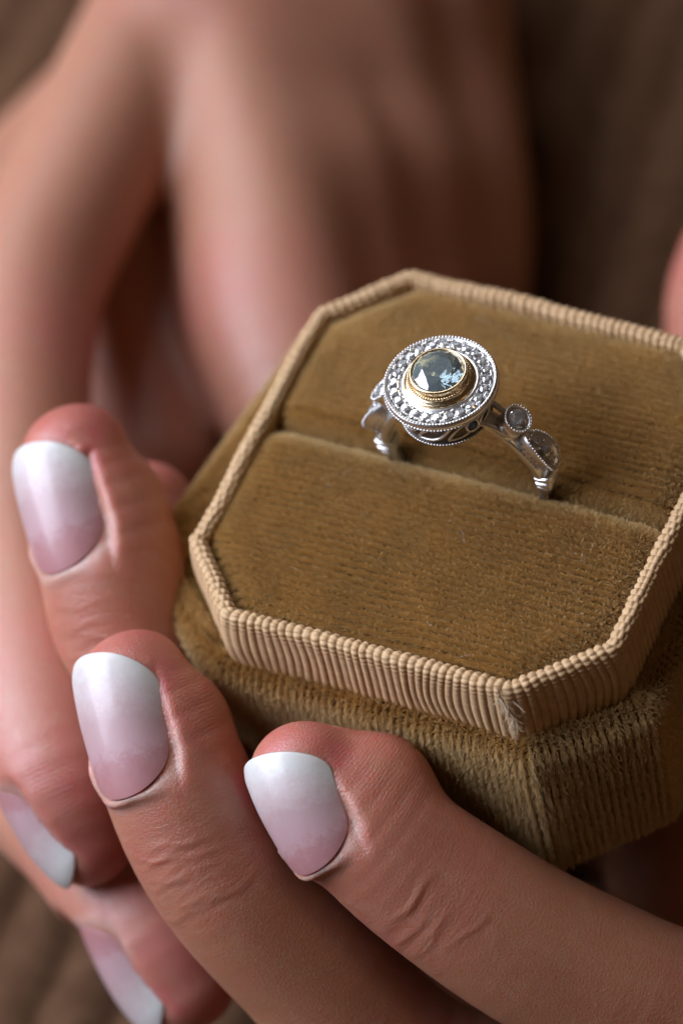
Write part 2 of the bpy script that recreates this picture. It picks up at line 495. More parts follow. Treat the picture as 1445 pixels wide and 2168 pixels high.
def build_body():
    """velvet base: lip under the ribbon, rounded shoulder, upright sides"""
    top_in = path_round(octagon(2.52, 2.49, 0.82), 0.10)
    P = np.array(octagon(2.96, 2.90, 1.02)); P[1] += (0.0, 0.14); P[2] += (-0.12, 0.20); P[3] += (-0.08, 0.08); P[0] += (-0.48, 0.13); P[7] += (-0.03, 0)
    P2 = np.array(octagon(2.90, 2.87, 1.05)); P2[2] += (0.05, 0); P2[0] += (-0.30, 0.08); P2[7] += (-0.08, 0)
    N = 720
    pin, nin, s, L = resample(path_round(octagon(2.52, 2.49, 0.82), 0.10), N)
    po, no, s, L = resample(path_round([tuple(q) for q in P], 0.07), N)
    pb, nb, s2, L2 = resample(path_round([tuple(q) for q in P2], 0.10), N)
    sec = []            # (weight top/in .. , z)
    zs_top, r = -0.84, 0.17
    rows = []
    rows.append(np.c_[pin - nin * 0.02, np.full(N, zs_top - 0.06)])
    rows.append(np.c_[pin * 0.5 + (po - no * r) * 0.5, np.full(N, zs_top - 0.01)])
    for a in np.linspace(0, 90, 9):
        k = math.radians(a)
        rows.append(np.c_[po - no * r + no * r * math.sin(k), np.full(N, zs_top - r + r * math.cos(k))])
    z1, z2 = zs_top - r, -2.82
    for f in np.linspace(0.08, 1, 14):
        rows.append(np.c_[po * (1 - f) + pb * f, np.full(N, z1 + (z2 - z1) * f)])
    for a in np.linspace(20, 90, 5):
        k = math.radians(a)
        rows.append(np.c_[pb - nb * 0.1 * (1 - math.cos(k)), np.full(N, z2 - 0.1 * math.sin(k))])
    rows.append(np.c_[pb * 0.02, np.full(N, z2 - 0.1)])
    co = np.stack(rows, 0).transpose(1, 0, 2)
    o = grid_mesh('body', co, N, len(rows), M_BACK, BOX, closed_u=True)
    # pile, rows run down the sides
    co2 = np.concatenate([co, co[:1]], 0)
    K = co.shape[1] - 2
    seg = np.linalg.norm(np.diff(co[:, :K], axis=1), axis=2)
    vl = np.concatenate([np.zeros((N, 1)), np.cumsum(seg, 1)], 1)        # length down the profile
    n = 560000
    pitch = 0.090; nrow = int(round(L / pitch))
    rid = rng.integers(0, nrow, n)
    u = ((rid + 0.5 + rng.normal(0, 0.16, n)) / nrow) % 1.0
    # only what the picture or a step aside could see: front, chamfers, both flanks, plus the lip all round
    ui = u * N; i0 = np.floor(ui).astype(int) % N; fu = (ui - np.floor(ui))[:, None]
    tv = rng.uniform(0, 1, n)
    vtot = vl.mean(0); vv = tv * vtot[-1]
    j = np.clip(np.searchsorted(vtot, vv) - 1, 0, K - 2); fv = ((vv - vtot[j]) / (vtot[j + 1] - vtot[j]))[:, None]
    def at(i, j): return co2[i, j]
    a = at(i0, j) * (1 - fu) + at(i0 + 1, j) * fu; b = at(i0, j + 1) * (1 - fu) + at(i0 + 1, j + 1) * fu
    p = a * (1 - fv) + b * fv
    du = at(i0 + 1, j) - at(i0, j); dv = at(i0, j + 1) - at(i0, j)
    nr = np.cross(dv, du); nr /= np.linalg.norm(nr, axis=1)[:, None]
    out = p.copy(); out[:, 2] = 0
    flip = (np.sum(nr * out, 1) + nr[:, 2] * 0.3) < 0; nr[flip] *= -1
    keep = (p[:, 1] < 2.0) | (vv < 0.7)
    p, nr, rid, vv = p[keep], nr[keep], rid[keep], vv[keep]
    down = np.where(vv < 0.35, 0.05, -0.25)
    q = p[:, 0] + p[:, 1] * 0.7
    d = nr + np.stack([0.12 * smooth_noise(q, p[:, 2], 21, 3), 0.12 * smooth_noise(q, p[:, 2], 22, 3), down + 0.15 * smooth_noise(q, p[:, 2], 23, 4)], 1) + rng.normal(0, 0.17, p.shape)
    d /= np.linalg.norm(d, axis=1)[:, None]
    ln = np.clip(rng.normal(0.072, 0.013, len(p)), 0.03, 0.12) * np.where(vv < 0.5, 1.25, 1.0)
    curves_obj('velvet_pile', p, d, ln, 0.0030, M_PILE, o, rng.normal(0, 0.2, p.shape))
    return o
build_body()

def build_frayed_end():
    n = 170
    t = rng.uniform(0, 1, n)
    a = np.array([1.53, -2.52, 0.02]); b = np.array([1.72, -2.58, -0.52])
    base = a + (b - a) * t[:, None] + rng.normal(0, 0.022, (n, 3))
    d = np.array([0.25, -0.35, -0.65]) + rng.normal(0, 0.35, (n, 3)); d /= np.linalg.norm(d, axis=1)[:, None]
    k = t < 0.12; d[k] = np.array([-0.3, -0.1, 0.75]) + rng.normal(0, 0.35, (k.sum(), 3))
    ln = rng.uniform(0.05, 0.17, n) * np.where(k, 0.8, 1)
    t_ = NT('pale_thread_ends'); t_.bsdf.inputs['Base Color'].default_value = (0.62, 0.48, 0.31, 1); t_.bsdf.inputs['Roughness'].default_value = 0.5
    o = curves_obj('frayed_ribbon_end', base, d, ln, 0.004, t_.mat, BOX, rng.normal(0, 0.4, (n, 3)), 5)
    o['label'] = 'pale frayed cut end of the ribbon at the front corner'
build_frayed_end()

# ------------------------------------------------------------------ the ring standing in the slit
RX, RY, RZ = 0.06, 0.10, 0.12
RING = bpy.data.objects.new('gemstone_ring', None)
RING.location = (RX, RY, RZ - 0.95)
link(RING)
tag(RING, 'white gold ring with pale blue stone and diamond halo standing in the velvet slit', 'ring')

def frame(th):
    """radial, tangent and width axes of the band at angle th from the top (positive to the right)"""
    th = math.radians(th)
    return np.array([math.sin(th), 0, math.cos(th)]), np.array([math.cos(th), 0, -math.sin(th)]), np.array([0, 1.0, 0])

def place(o, loc, xaxis, yaxis, zaxis, parent):
    m = Matrix((tuple(xaxis), tuple(yaxis), tuple(zaxis))).transposed().to_4x4(); m.translation = Vector(tuple(map(float, loc)))
    o.matrix_basis = m

def lathe(name, prof, n, mat, parent, smooth=True):
    pr = np.array(prof); a = np.linspace(0, 2 * np.pi, n, endpoint=False)
    co = np.stack([pr[None, :, 0] * np.cos(a)[:, None], pr[None, :, 0] * np.sin(a)[:, None], np.ones((n, 1)) * pr[None, :, 1]], -1)
    return grid_mesh(name, co, n, len(pr), mat, parent, closed_u=True, smooth=smooth)

def beads_mesh(name, pts, r, mat, parent, squash=1.0):
    """many small metal beads joined into one part (low spheres)"""
    ph = [(0, 0, 1)] + [(math.sin(a) * math.cos(b), math.sin(a) * math.sin(b), math.cos(a)) for a in (math.pi / 3.4, math.pi / 1.9) for b in np.linspace(0, 2 * np.pi, 6, endpoint=False)]
    base = np.array(ph); F = []
    for k in range(6):
        k2 = (k + 1) % 6
        F.append((0, 1 + k, 1 + k2)); F.append((1 + k, 7 + k, 7 + k2)); F.append((1 + k, 7 + k2, 1 + k2))
    F = np.array(F); pts = np.asarray(pts); r = np.asarray(r) * np.ones(len(pts))
    v = (pts[:, None, :] + base[None] * r[:, None, None]).reshape(-1, 3)
    f = (F[None] + (np.arange(len(pts)) * len(base))[:, None, None]).reshape(-1, 3)
    o = np_mesh(name, v, f, mat, parent); o['kind'] = 'stuff'; return o

def brilliant_data(r, table=0.56, crown=0.34, pav=0.80, n=8):
    v = []; f = []
    for k in range(n): a = 2 * np.pi * k / n; v.append((table * r * math.cos(a), table * r * math.sin(a), crown * r))
    for k in range(n): a = 2 * np.pi * (k + .5) / n; v.append((0.80 * r * math.cos(a), 0.80 * r * math.sin(a), crown * r * 0.58))
    for k in range(2 * n): a = 2 * np.pi * k / (2 * n); v.append((r * math.cos(a), r * math.sin(a), 0.02 * r))
    for k in range(2 * n): a = 2 * np.pi * k / (2 * n); v.append((r * math.cos(a), r * math.sin(a), -0.03 * r))
    for k in range(n): a = 2 * np.pi * k / n; v.append((0.36 * r * math.cos(a), 0.36 * r * math.sin(a), -pav * r * 0.66))
    v.append((0, 0, -pav * r))
    T, K, G, B, Pv, C = 0, n, 2 * n, 4 * n, 6 * n, 7 * n
    f.append(tuple(range(n)))
    for k in range(n):
        k2 = (k + 1) % n
        f.append((T + k, K + k, T + k2))
        f.append((T + k, G + 2 * k, K + k)); f.append((T + k2, K + k, G + (2 * k2) % (2 * n)))
        f.append((K + k, G + 2 * k, G + 2 * k + 1)); f.append((K + k, G + 2 * k + 1, G + (2 * k + 2) % (2 * n)))
        f.append((B + 2 * k, Pv + k, B + 2 * k + 1)); f.append((B + 2 * k + 1, Pv + k2, B + (2 * k + 2) % (2 * n)))
        f.append((B + 2 * k + 1, Pv + k, Pv + k2)); f.append((Pv + k, C, Pv + k2))
    for k in range(2 * n):
        k2 = (k + 1) % (2 * n); f.append((G + k, B + k, B + k2, G + k2))
    return v, f

def mesh_data(name, v, f, mat, smooth=False):
    me = bpy.data.meshes.new(name); me.from_pydata([tuple(map(float, q)) for q in v], [], f); me.materials.append(mat)
    if smooth: me.polygons.foreach_set('use_smooth', [True] * len(me.polygons))
    me.update()
    import bmesh
    b = bmesh.new(); b.from_mesh(me); bmesh.ops.recalc_face_normals(b, faces=b.faces); b.to_mesh(me); b.free()
    return me

def put(name, me, loc, ax, parent):
    o = bpy.data.objects.new(name, me); COL.objects.link(o)
    o.parent = parent; o.matrix_parent_inverse = parent.matrix_basis.inverted()
    place(o, loc, *ax, parent); return o

def up_axes(z, spin=0.0):
    z = np.array(z, float); z /= np.linalg.norm(z)
    h = np.array([0, 1.0, 0]) if abs(z[1]) < 0.9 else np.array([1.0, 0, 0])
    x = np.cross(h, z); x /= np.linalg.norm(x); y = np.cross(z, x)
    c, s = math.cos(spin), math.sin(spin)
    return (c * x + s * y, -s * x + c * y, z)

HC = np.array([RX - 0.09, RY, 0.0]); ZT = 1.49
ID = (np.array([1.0, 0, 0]), np.array([0, 1.0, 0]), np.array([0, 0, 1.0]))

def build_ring():
    # band
    th = np.linspace(-180, 180, 181)[:-1]
    sec = []
    hw, ri, ro = 0.105, 0.89, 1.0
    for a in np.linspace(0, 2 * np.pi, 20, endpoint=False):
        c, s = math.cos(a), math.sin(a)
        sec.append((math.copysign(abs(c) ** 0.45, c), math.copysign(abs(s) ** 0.45, s)))
    co = np.zeros((len(th), len(sec), 3))
    for i, t in enumerate(th):
        r, tg, y = frame(t)
        w = hw + 0.03 * math.exp(-((abs(t) - 60) / 30) ** 2)
        for j, (p, q) in enumerate(sec):
            co[i, j] = np.array([RX, RY, RZ]) + r * ((ri + ro) / 2 + (ro - ri) / 2 * p) + y * w * q
    grid_mesh('band', co, len(th), len(sec), M_WG, RING, closed_u=True, closed_v=True)

    # halo plate: lathe about the ring's own upright axis
    prof = [(0.36, ZT - 0.10), (0.37, ZT - 0.01), (0.40, ZT + 0.012), (0.425, ZT + 0.004), (0.435, ZT - 0.012), (0.565, ZT - 0.022), (0.575, ZT - 0.006), (0.60, ZT), (0.617, ZT - 0.012),
            (0.622, ZT - 0.05), (0.618, ZT - 0.085), (0.60, ZT - 0.105), (0.55, ZT - 0.115), (0.36, ZT - 0.118)]
    put('halo_plate', lathe_data('halo_plate', prof, 128, M_WG), HC, ID, RING)
    a = np.linspace(0, 2 * np.pi, 104, endpoint=False)
    def ringpts(r, z): return np.stack([HC[0] + r * np.cos(a), HC[1] + r * np.sin(a), np.full(len(a), z)], 1)
    pts = np.concatenate([ringpts(0.604, ZT + 0.004), ringpts(0.618, ZT - 0.088)])
    o = beads_mesh('milgrain_edge', pts, 0.0165, M_WG, RING)
    # stones of the halo with their grain beads
    n = 24
    me = mesh_data('halo_diamond', *brilliant_data(0.060, 0.5, 0.42, 0.8, 6), M_DIA)
    beads = []
    for k in range(n):
        an = 2 * np.pi * (k + 0.3) / n
        c = HC + np.array([0.503 * math.cos(an), 0.503 * math.sin(an), ZT + 0.002 + rng.normal(0, 0.003)])
        tilt = np.array([0.10 * math.cos(an), 0.10 * math.sin(an), 1]) + np.r_[rng.normal(0, 0.07, 2), 0]
        put('halo_diamond', me, c, up_axes(tilt, rng.uniform(0, 6)), RING)
        for rr in (0.452, 0.553):
            for dd in (-0.36, 0.36, 0.5):
                b = 2 * np.pi * (k + 0.3 + dd) / n
                beads.append(HC + np.array([rr * math.cos(b), rr * math.sin(b), ZT + 0.006 + rng.normal(0, 0.004)]))
    beads_mesh('grain_prongs', np.array(beads), rng.uniform(0.012, 0.020, len(beads)), M_WG, RING)
    # gold setting of the centre stone
    prof = [(0.385, ZT - 0.02), (0.395, ZT + 0.012), (0.385, ZT + 0.03), (0.355, ZT + 0.038), (0.335, ZT + 0.042), (0.325, ZT + 0.06), (0.340, ZT + 0.08), (0.345, ZT + 0.094),
            (0.318, ZT + 0.10), (0.314, ZT + 0.13), (0.318, ZT + 0.155), (0.310, ZT + 0.172), (0.296, ZT + 0.175), (0.284, ZT + 0.163), (0.276, ZT + 0.14), (0.25, ZT + 0.07), (0.14, ZT - 0.08), (0.02, ZT - 0.10)]
    bz = put('gold_bezel', lathe_data('gold_bezel', prof, 96, M_GOLD), HC, ID, RING)
    a = np.linspace(0, 2 * np.pi, 72, endpoint=False)
    beads_mesh('gold_milgrain', np.stack([HC[0] + 0.338 * np.cos(a), HC[1] + 0.338 * np.sin(a), np.full(72, ZT + 0.094)], 1), 0.0155, M_GOLD, RING)
    put('blue_stone', mesh_data('blue_stone', *brilliant_data(0.284, 0.58, 0.28, 0.72), M_AQUA), HC + np.array([0, 0, ZT + 0.135]), up_axes((0.07, -0.07, 1), 0.35), RING)
    # barrel under the halo
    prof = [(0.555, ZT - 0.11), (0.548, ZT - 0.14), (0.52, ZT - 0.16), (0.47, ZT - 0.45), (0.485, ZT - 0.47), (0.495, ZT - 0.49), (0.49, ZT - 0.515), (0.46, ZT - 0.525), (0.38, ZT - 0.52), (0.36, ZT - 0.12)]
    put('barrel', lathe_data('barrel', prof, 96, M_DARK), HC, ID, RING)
    a = np.linspace(0, 2 * np.pi, 92, endpoint=False)
    zz = ZT - 0.49
    beads_mesh('barrel_milgrain', np.concatenate([np.stack([HC[0] + 0.497 * np.cos(a), HC[1] + 0.497 * np.sin(a), np.full(92, zz)], 1),
                np.stack([HC[0] + 0.553 * np.cos(a), HC[1] + 0.553 * np.sin(a), np.full(92, ZT - 0.135)], 1)]), 0.0155, M_WG, RING)
    # leaf shaped openwork round the barrel
    nl = 9
    for k in range(nl):
        a0 = 2 * np.pi * k / nl
        ts = np.linspace(0, 2 * np.pi, 28, endpoint=False); ring = []
        for t in ts:
            lx = math.cos(t); ly = math.sin(t) * (1 - lx * lx * 0.75) * 0.36
            ux = lx * 0.20 - ly * 0.15 * 0.6; uz = lx * 0.12 + ly * 0.26
            zq = ZT - 0.305 + uz; rad = np.interp(zq, [ZT - 0.45, ZT - 0.16], [0.478, 0.528])
            an = a0 + ux / 0.5
            ring.append(HC + np.array([rad * math.cos(an), rad * math.sin(an), zq]))
        tube('leaf_ornament', np.array(ring), 0.017, M_WG, RING, closed=True)
    for az in (-32, 148):
        d = np.array([math.cos(math.radians(az)), math.sin(math.radians(az)), 0.12]); c = HC + np.array([0.535 * d[0], 0.535 * d[1], ZT - 0.25])
        put('accent_setting', lathe_data('accent_setting', [(0.001, -0.05), (0.075, -0.05), (0.085, 0.01), (0.08, 0.028), (0.066, 0.03), (0.06, 0.0), (0.001, -0.01)], 24, M_WG), c, up_axes(d), RING)
        put('accent_stone', mesh_data('accent_stone', *brilliant_data(0.06), M_SAPH), c + d * 0.022, up_axes(d, 0.3), RING)
    # shoulders, left and right alike
    for sg in (-1, 1):
        S0 = 37 if sg > 0 else 42
        r, tg, y = frame(sg * S0)
        c = np.array([RX, RY, RZ])
        ax = (y, np.cross(r, y), r)
        prof = [(0.11, 0.0), (0.132, 0.05), (0.148, 0.06), (0.148, 0.10), (0.132, 0.11), (0.132, 0.15), (0.150, 0.16), (0.150, 0.19), (0.136, 0.20), (0.145, 0.30), (0.164, 0.345), (0.162, 0.362), (0.140, 0.368), (0.122, 0.352), (0.115, 0.31), (0.001, 0.27)]
        put('shoulder_bezel', lathe_data('shoulder_bezel', prof, 48, M_WG), c + r * 0.93, ax, RING)
        put('shoulder_diamond', mesh_data('shoulder_diamond', *brilliant_data(0.118), M_DIA), c + r * (0.93 + 0.345), up_axes(r, 0.2), RING)
        a = np.linspace(0, 2 * np.pi, 27, endpoint=False)
        beads_mesh('shoulder_milgrain', np.array([c + r * (0.93 + 0.362) + 0.153 * (math.cos(q) * y + math.sin(q) * tg) for q in a]), 0.0145, M_WG, RING)
        # side gallery bars joining the bezel to the halo
        for yy in (-1, 1):
            p0 = c + r * 1.05 + y * yy * 0.10; r2, _, _ = frame(sg * 20); p1 = c + r2 * 1.06 + y * yy * 0.15
            tube('gallery_bar', np.array([p0 + (p1 - p0) * t + np.array([0, 0, 0.03 * math.sin(math.pi * t)]) for t in np.linspace(0, 1, 8)]), 0.035, M_WG, RING)
        # marquise leaf
        nt, nr_ = 40, 6
        tt = np.linspace(0, 2 * np.pi, nt, endpoint=False)
        levels = [(0.93, 0.80), (1.0, 0.93), (1.13, 1.0), (1.175, 1.0), (1.185, 0.94), (1.16, 0.86), (1.155, 0.0)]
        co = np.zeros((nt, len(levels), 3)); rim = []
        for i, t in enumerate(tt):
            lx = math.cos(t); ly = math.copysign(abs(math.sin(t)) ** 1.25, math.sin(t))
            for j, (R_, k) in enumerate(levels):
                rr, _, _ = frame(sg * ((S0 + 24) + 15.5 * lx * k))
                co[i, j] = c + rr * (R_ + 0.02 - 0.05 * lx * lx) + y * ly * k * 0.152
            rr, _, _ = frame(sg * ((S0 + 24) + 15.5 * lx * 0.97)); rim.append(c + rr * (1.205 - 0.05 * lx * lx) + y * ly * 0.147)
        if sg < 0: co = co[::-1]
        grid_mesh('marquise_leaf', co, nt, len(levels), M_WG, RING, closed_u=True)
        rim = np.array(rim); q = np.vstack([rim, rim[:1]]); L = np.r_[0, np.cumsum(np.linalg.norm(np.diff(q, axis=0), axis=1))]
        s = np.arange(0, L[-1], 0.036)
        beads_mesh('leaf_milgrain', np.stack([np.interp(s, L, q[:, k]) for k in range(3)], 1), 0.0165, M_WG, RING)
        for dth, rad in ((-8, 0.05), (0, 0.066), (8, 0.05)):
            rr, _, _ = frame(sg * ((S0 + 24) + dth))
            put('leaf_diamond', mesh_data('leaf_diamond', *brilliant_data(rad), M_DIA), c + rr * 1.192, up_axes(rr, 0.5), RING)
        gp = []
        for dth in (-12, -4.2, 4.2, 12):
            for yy in (-0.055, 0.0, 0.055):
                rr, _, _ = frame(sg * ((S0 + 24) + dth)); gp.append(c + rr * 1.188 + y * yy)
        beads_mesh('leaf_grains', np.array(gp), 0.016, M_WG, RING)
        # pierced side ornament: small beads on the flank of the leaf
        gp = []
        for yy in (-1, 1):
            for dth in np.linspace(-12, 12, 9):
                for R_ in (1.02, 1.08):
                    lx = dth / 15.5; rr, _, _ = frame(sg * ((S0 + 24) + dth))
                    gp.append(c + rr * (R_ - 0.05 * lx * lx) + y * yy * (abs(1 - lx * lx) ** 0.62) * 0.150)
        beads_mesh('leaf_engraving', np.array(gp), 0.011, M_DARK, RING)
        # three grooved collars closing the shoulder
        for i, (t0, R1, hw_) in enumerate(((81.5, 1.085, 0.135), (86.2, 1.065, 0.14), (90.6, 1.045, 0.128))):
            col = np.zeros((9, 24, 3))
            for a_, f in enumerate(np.linspace(-1, 1, 9)):
                rr, _, _ = frame(sg * (t0 + S0 - 37 + f * 2.0)); k = math.sqrt(max(0.0, 1 - (abs(f) ** 3))) 
                for b_, an in enumerate(np.linspace(0, 2 * np.pi, 24, endpoint=False)):
                    p_ = math.copysign(abs(math.cos(an)) ** 0.5, math.cos(an)); q_ = math.copysign(abs(math.sin(an)) ** 0.5, math.sin(an))
                    Rm, Rh = (R1 + 0.862) / 2, (R1 - 0.862) / 2
                    col[a_, b_] = c + rr * (Rm + Rh * p_ * (0.82 + 0.18 * k)) + y * q_ * hw_ * (0.82 + 0.18 * k)
            if sg < 0: col = col[::-1]
            grid_mesh('collar', col, 9, 24, M_WG, RING, closed_v=True)

def lathe_data(name, prof, n, mat):
    o = lathe(name, prof, n, mat, None); me = o.data; bpy.data.objects.remove(o); return me

def tube(name, pts, r, mat, parent, closed=False, k=8):
    pts = np.asarray(pts); n = len(pts)
    t = np.roll(pts, -1, 0) - np.roll(pts, 1, 0)
    if not closed: t[0] = pts[1] - pts[0]; t[-1] = pts[-1] - pts[-2]
    t /= np.linalg.norm(t, axis=1)[:, None]
    h = np.array([0.123, 0.31, 0.94]); x = np.cross(t, h); x /= np.linalg.norm(x, axis=1)[:, None]; y = np.cross(t, x)
    a = np.linspace(0, 2 * np.pi, k, endpoint=False)
    r = np.asarray(r) * np.ones(n)
    co = pts[:, None] + (x[:, None] * np.cos(a)[None, :, None] + y[:, None] * np.sin(a)[None, :, None]) * r[:, None, None]
    return grid_mesh(name, co, n, k, mat, parent, closed_u=closed, closed_v=True)
build_ring()

# ------------------------------------------------------------------ hands: signed distance volumes -> one continuous skin
def smin(a, b, k):
    h = np.clip(0.5 + 0.5 * (b - a) / k, 0, 1)
    return b + (a - b) * h - k * h * (1 - h)
def smax(a, b, k): return -smin(-a, -b, k)

def seg_dist(p, a, b, ra, rb):
    a = np.asarray(a, np.float32); b = np.asarray(b, np.float32)
    ba = b - a; t = np.clip(((p - a) @ ba) / (ba @ ba), 0, 1)
    q = p - a - t[..., None] * ba
    return np.sqrt(np.einsum('...i,...i', q, q)) - (ra + (rb - ra) * t)

def spline(J):
    """joints with radii -> rounded chain of short segments"""
    P = np.array([j[0] for j in J], float); r = np.array([j[1] for j in J], float)
    out = []
    n = len(P)
    for i in range(n - 1):
        p0, p1, p2, p3 = P[max(i - 1, 0)], P[i], P[i + 1], P[min(i + 2, n - 1)]
        for s in np.linspace(0, 1, 6, endpoint=False):
            c = 0.5 * ((2 * p1) + (-p0 + p2) * s + (2 * p0 - 5 * p1 + 4 * p2 - p3) * s * s + (-p0 + 3 * p1 - 3 * p2 + p3) * s ** 3)
            q0, q1, q2, q3 = r[max(i - 1, 0)], r[i], r[i + 1], r[min(i + 2, n - 1)]
            out.append((c, 0.5 * ((2 * q1) + (-q0 + q2) * s + (2 * q0 - 5 * q1 + 4 * q2 - q3) * s * s + (-q0 + 3 * q1 - 3 * q2 + q3) * s ** 3)))
    out.append((P[-1], r[-1]))
    return out

class Nail:
    def __init__(s, base_pt, axis, normal, off, length, width, skew=0.0, R=None, cut=True):
        a = np.array(axis, float); n = np.array(normal, float)
        n /= np.linalg.norm(n); a -= n * (a @ n); a /= np.linalg.norm(a)
        s.a, s.n, s.v = a, n, np.cross(n, a)
        s.c = np.array(base_pt, float) + n * off
        s.L, s.W = length, width; s.R = R or width * 0.56; s.cut = cut; s.skew = skew
    def tip_u(s, k):
        """free edge: flat in the middle, rounding off towards the sides"""
        k = np.clip(k, -1, 1)
        return s.L * 0.5 - s.L * 0.30 * (1 - np.maximum(0, 1 - np.abs(k) ** 2.2) ** (1 / 2.2)) + s.skew * k
    def local(s, p):
        q = p - s.c; return q @ s.a, q @ s.v, q @ s.n
    def height(s, u, v):
        R = s.R
        vv = np.clip(np.abs(v), 0, R * 0.97)
        return -(R - np.sqrt(R * R - vv * vv)) - 0.10 * (u / (s.L * 0.5)) ** 2 * (u > 0) - 0.05 * (u / (s.L * 0.5)) ** 2 * (u < 0)
    def outline(s, u, v, grow=0.0):
        """2D distance to the nail's outline, free edge left open"""
        w = s.W / 2 + grow; l = s.L / 2 + grow
        rc = w * 0.75
        du = np.where(u < 0, np.abs(u) - (l - rc), -rc * np.ones_like(u)); dv = np.abs(v) - (w - rc)
        return np.sqrt(np.maximum(du, 0) ** 2 + np.maximum(dv, 0) ** 2) + np.minimum(np.maximum(du, dv), 0) - rc
    def carve(s, d, p):
        if not s.cut: return d
        u, v, w = s.local(p)
        nr_ = (np.abs(u) < s.L) & (np.abs(v) < s.W) & (np.abs(w) < 1.0)
        if not nr_.any(): return d
        full = d; d = d[nr_]; u, v, w = u[nr_], v[nr_], w[nr_]; near = np.ones(len(d), bool)
        h = s.height(u, np.clip(v, -s.W / 2, s.W / 2)); o = s.outline(u, v)
        # skin meets the plate flush and rises from it as a soft slope; a low roll covers the root
        bed = np.sqrt(np.maximum(np.abs(u + 0.02) - 0.25 * s.L, 0) ** 2 + v ** 2 + (w + s.R + 0.02) ** 2) - (s.R - 0.03)
        d = smin(d, bed, 0.12)
        fold = np.sqrt((o - 0.035) ** 2 + (w - h + 0.030) ** 2) - 0.048
        fold = np.where(u > -0.22 * s.L, fold + (u + 0.22 * s.L) * 0.35, fold)
        d2 = smin(d, fold, 0.10)
        oo = np.maximum(o, 0)
        cut = (h + 0.004 + 0.75 * oo) - w
        cut = np.maximum(np.maximum(cut, o - 0.30), w - 0.9)
        cut = np.maximum(cut, (u - s.tip_u(np.clip(2 * v / s.W, -0.92, 0.92)) - 0.012))
        d3 = smax(d2, -cut, 0.13)
        full = full.copy(); full[nr_] = d3; return full
    def build(s, parent):
        nu, nv = 34, 29
        U = np.linspace(0, 1, nu); V = np.sin(np.linspace(-1, 1, nv) * math.pi / 2)
        pts = []
        for t in U:
            x = (1 - math.cos(math.pi * t)) / 2
            for k in V:
                ut = s.tip_u(k) + 0.004; ub = -s.L * 0.515 + s.L * 0.30 * (1 - max(0.0, 1 - abs(k) ** 2.1) ** (1 / 2.1))
                pts.append((ub + x * (ut - ub), k * (s.W / 2 * 1.02 + 0.008) * (0.93 + 0.07 * x), x, k))
        pts = np.array(pts)
        h = s.height(pts[:, 0], pts[:, 1])
        th = 0.016 + 0.022 * np.clip((pts[:, 2] - 0.1) / 0.5, 0, 1)
        edge = 1 - np.maximum(np.abs(pts[:, 3]) ** 8, np.maximum(pts[:, 2] ** 18, (1 - pts[:, 2]) ** 10))
        top = s.c + pts[:, :1] * s.a + pts[:, 1:2] * s.v + (h + 0.006 + th * edge)[:, None] * s.n
        bot = s.c + pts[:, :1] * s.a + pts[:, 1:2] * s.v + (h - 0.028)[:, None] * s.n
        vv = np.vstack([top, bot]); idx = np.arange(nu * nv).reshape(nu, nv); off = nu * nv
        q = [np.stack([idx[:-1, :-1], idx[1:, :-1], idx[1:, 1:], idx[:-1, 1:]], -1).reshape(-1, 4)]
        q.append(q[0][:, ::-1] + off)
        for e in (idx[0], idx[-1][::-1], idx[:, 0][::-1], idx[:, -1]):
            q.append(np.stack([e[:-1], e[1:], e[1:] + off, e[:-1] + off], -1))
        o = np_mesh('fingernail', vv, np.concatenate(q), M_NAIL, parent)
        a = o.data.attributes.new('nuv', 'FLOAT_VECTOR', 'POINT')
        uv = np.concatenate([pts[:, 2:4], np.zeros((len(pts), 1))], 1)
        a.data.foreach_set('vector', np.vstack([uv, uv]).astype(np.float32).ravel())
        return o

class Finger:
    def __init__(s, joints, nail=None, extra=(), knuckles=(), red=(), k=None):
        """joints listed from fingertip to root: (point, radius)"""
        s.chain = spline(joints); s.nail = nail; s.extra = extra; s.knuckles = knuckles; s.red = red
        s.len = np.r_[0, np.cumsum([np.linalg.norm(s.chain[i + 1][0] - s.chain[i][0]) for i in range(len(s.chain) - 1)])]
        s.k = k
    def bounds(s):
        P = np.array([c for c, r in s.chain]); r = max(r for c, r in s.chain) + 0.35
        return P.min(0) - r, P.max(0) + r
    def dist(s, p):
        d = None
        for (a, ra), (b, rb) in zip(s.chain[:-1], s.chain[1:]):
            x = seg_dist(p, a, b, ra, rb); d = x if d is None else np.minimum(d, x)
        for c, r, k in s.extra:
            x = np.sqrt(((p - np.array(c, np.float32)) ** 2).sum(-1)) - r; d = smin(d, x, k)
        if s.nail is not None: d = s.nail.carve(d, p)
        return d
    def coords(s, p):
        """arc length from the tip and signed distance around the finger, plus distance to the axis"""
        n_ = len(p); dd = []; ss = []; cx = []; cy = []; rr = []
        for i, ((a, ra), (b, rb)) in enumerate(zip(s.chain[:-1], s.chain[1:])):
            ba = b - a; l = np.linalg.norm(ba); t0 = ((p - a) @ ba) / (l * l); t = np.clip(t0, 0, 1)
            q = p - a - t[:, None] * ba; R_ = ra + (rb - ra) * t
            dd.append(np.linalg.norm(q, axis=1) - R_); rr.append(R_)
            n = s.nail.n if s.nail is not None else np.array([0, -0.5, 0.8])
            ax = ba / l; e1 = n - ax * (n @ ax); e1 /= np.linalg.norm(e1); e2 = np.cross(ax, e1)
            cx.append(q @ e1); cy.append(q @ e2)
            ss.append(s.len[i] + (np.minimum(t0, 1) if i == 0 else t) * l)
        dd = np.array(dd); best = dd.min(0); w = np.exp(-(dd - best) / 0.07); w /= w.sum(0)
        S_ = (w * np.array(ss)).sum(0)
        ang = np.arctan2((w * np.array(cy)).sum(0), (w * np.array(cx)).sum(0))
        return best, S_, ang * (w * np.array(rr)).sum(0)

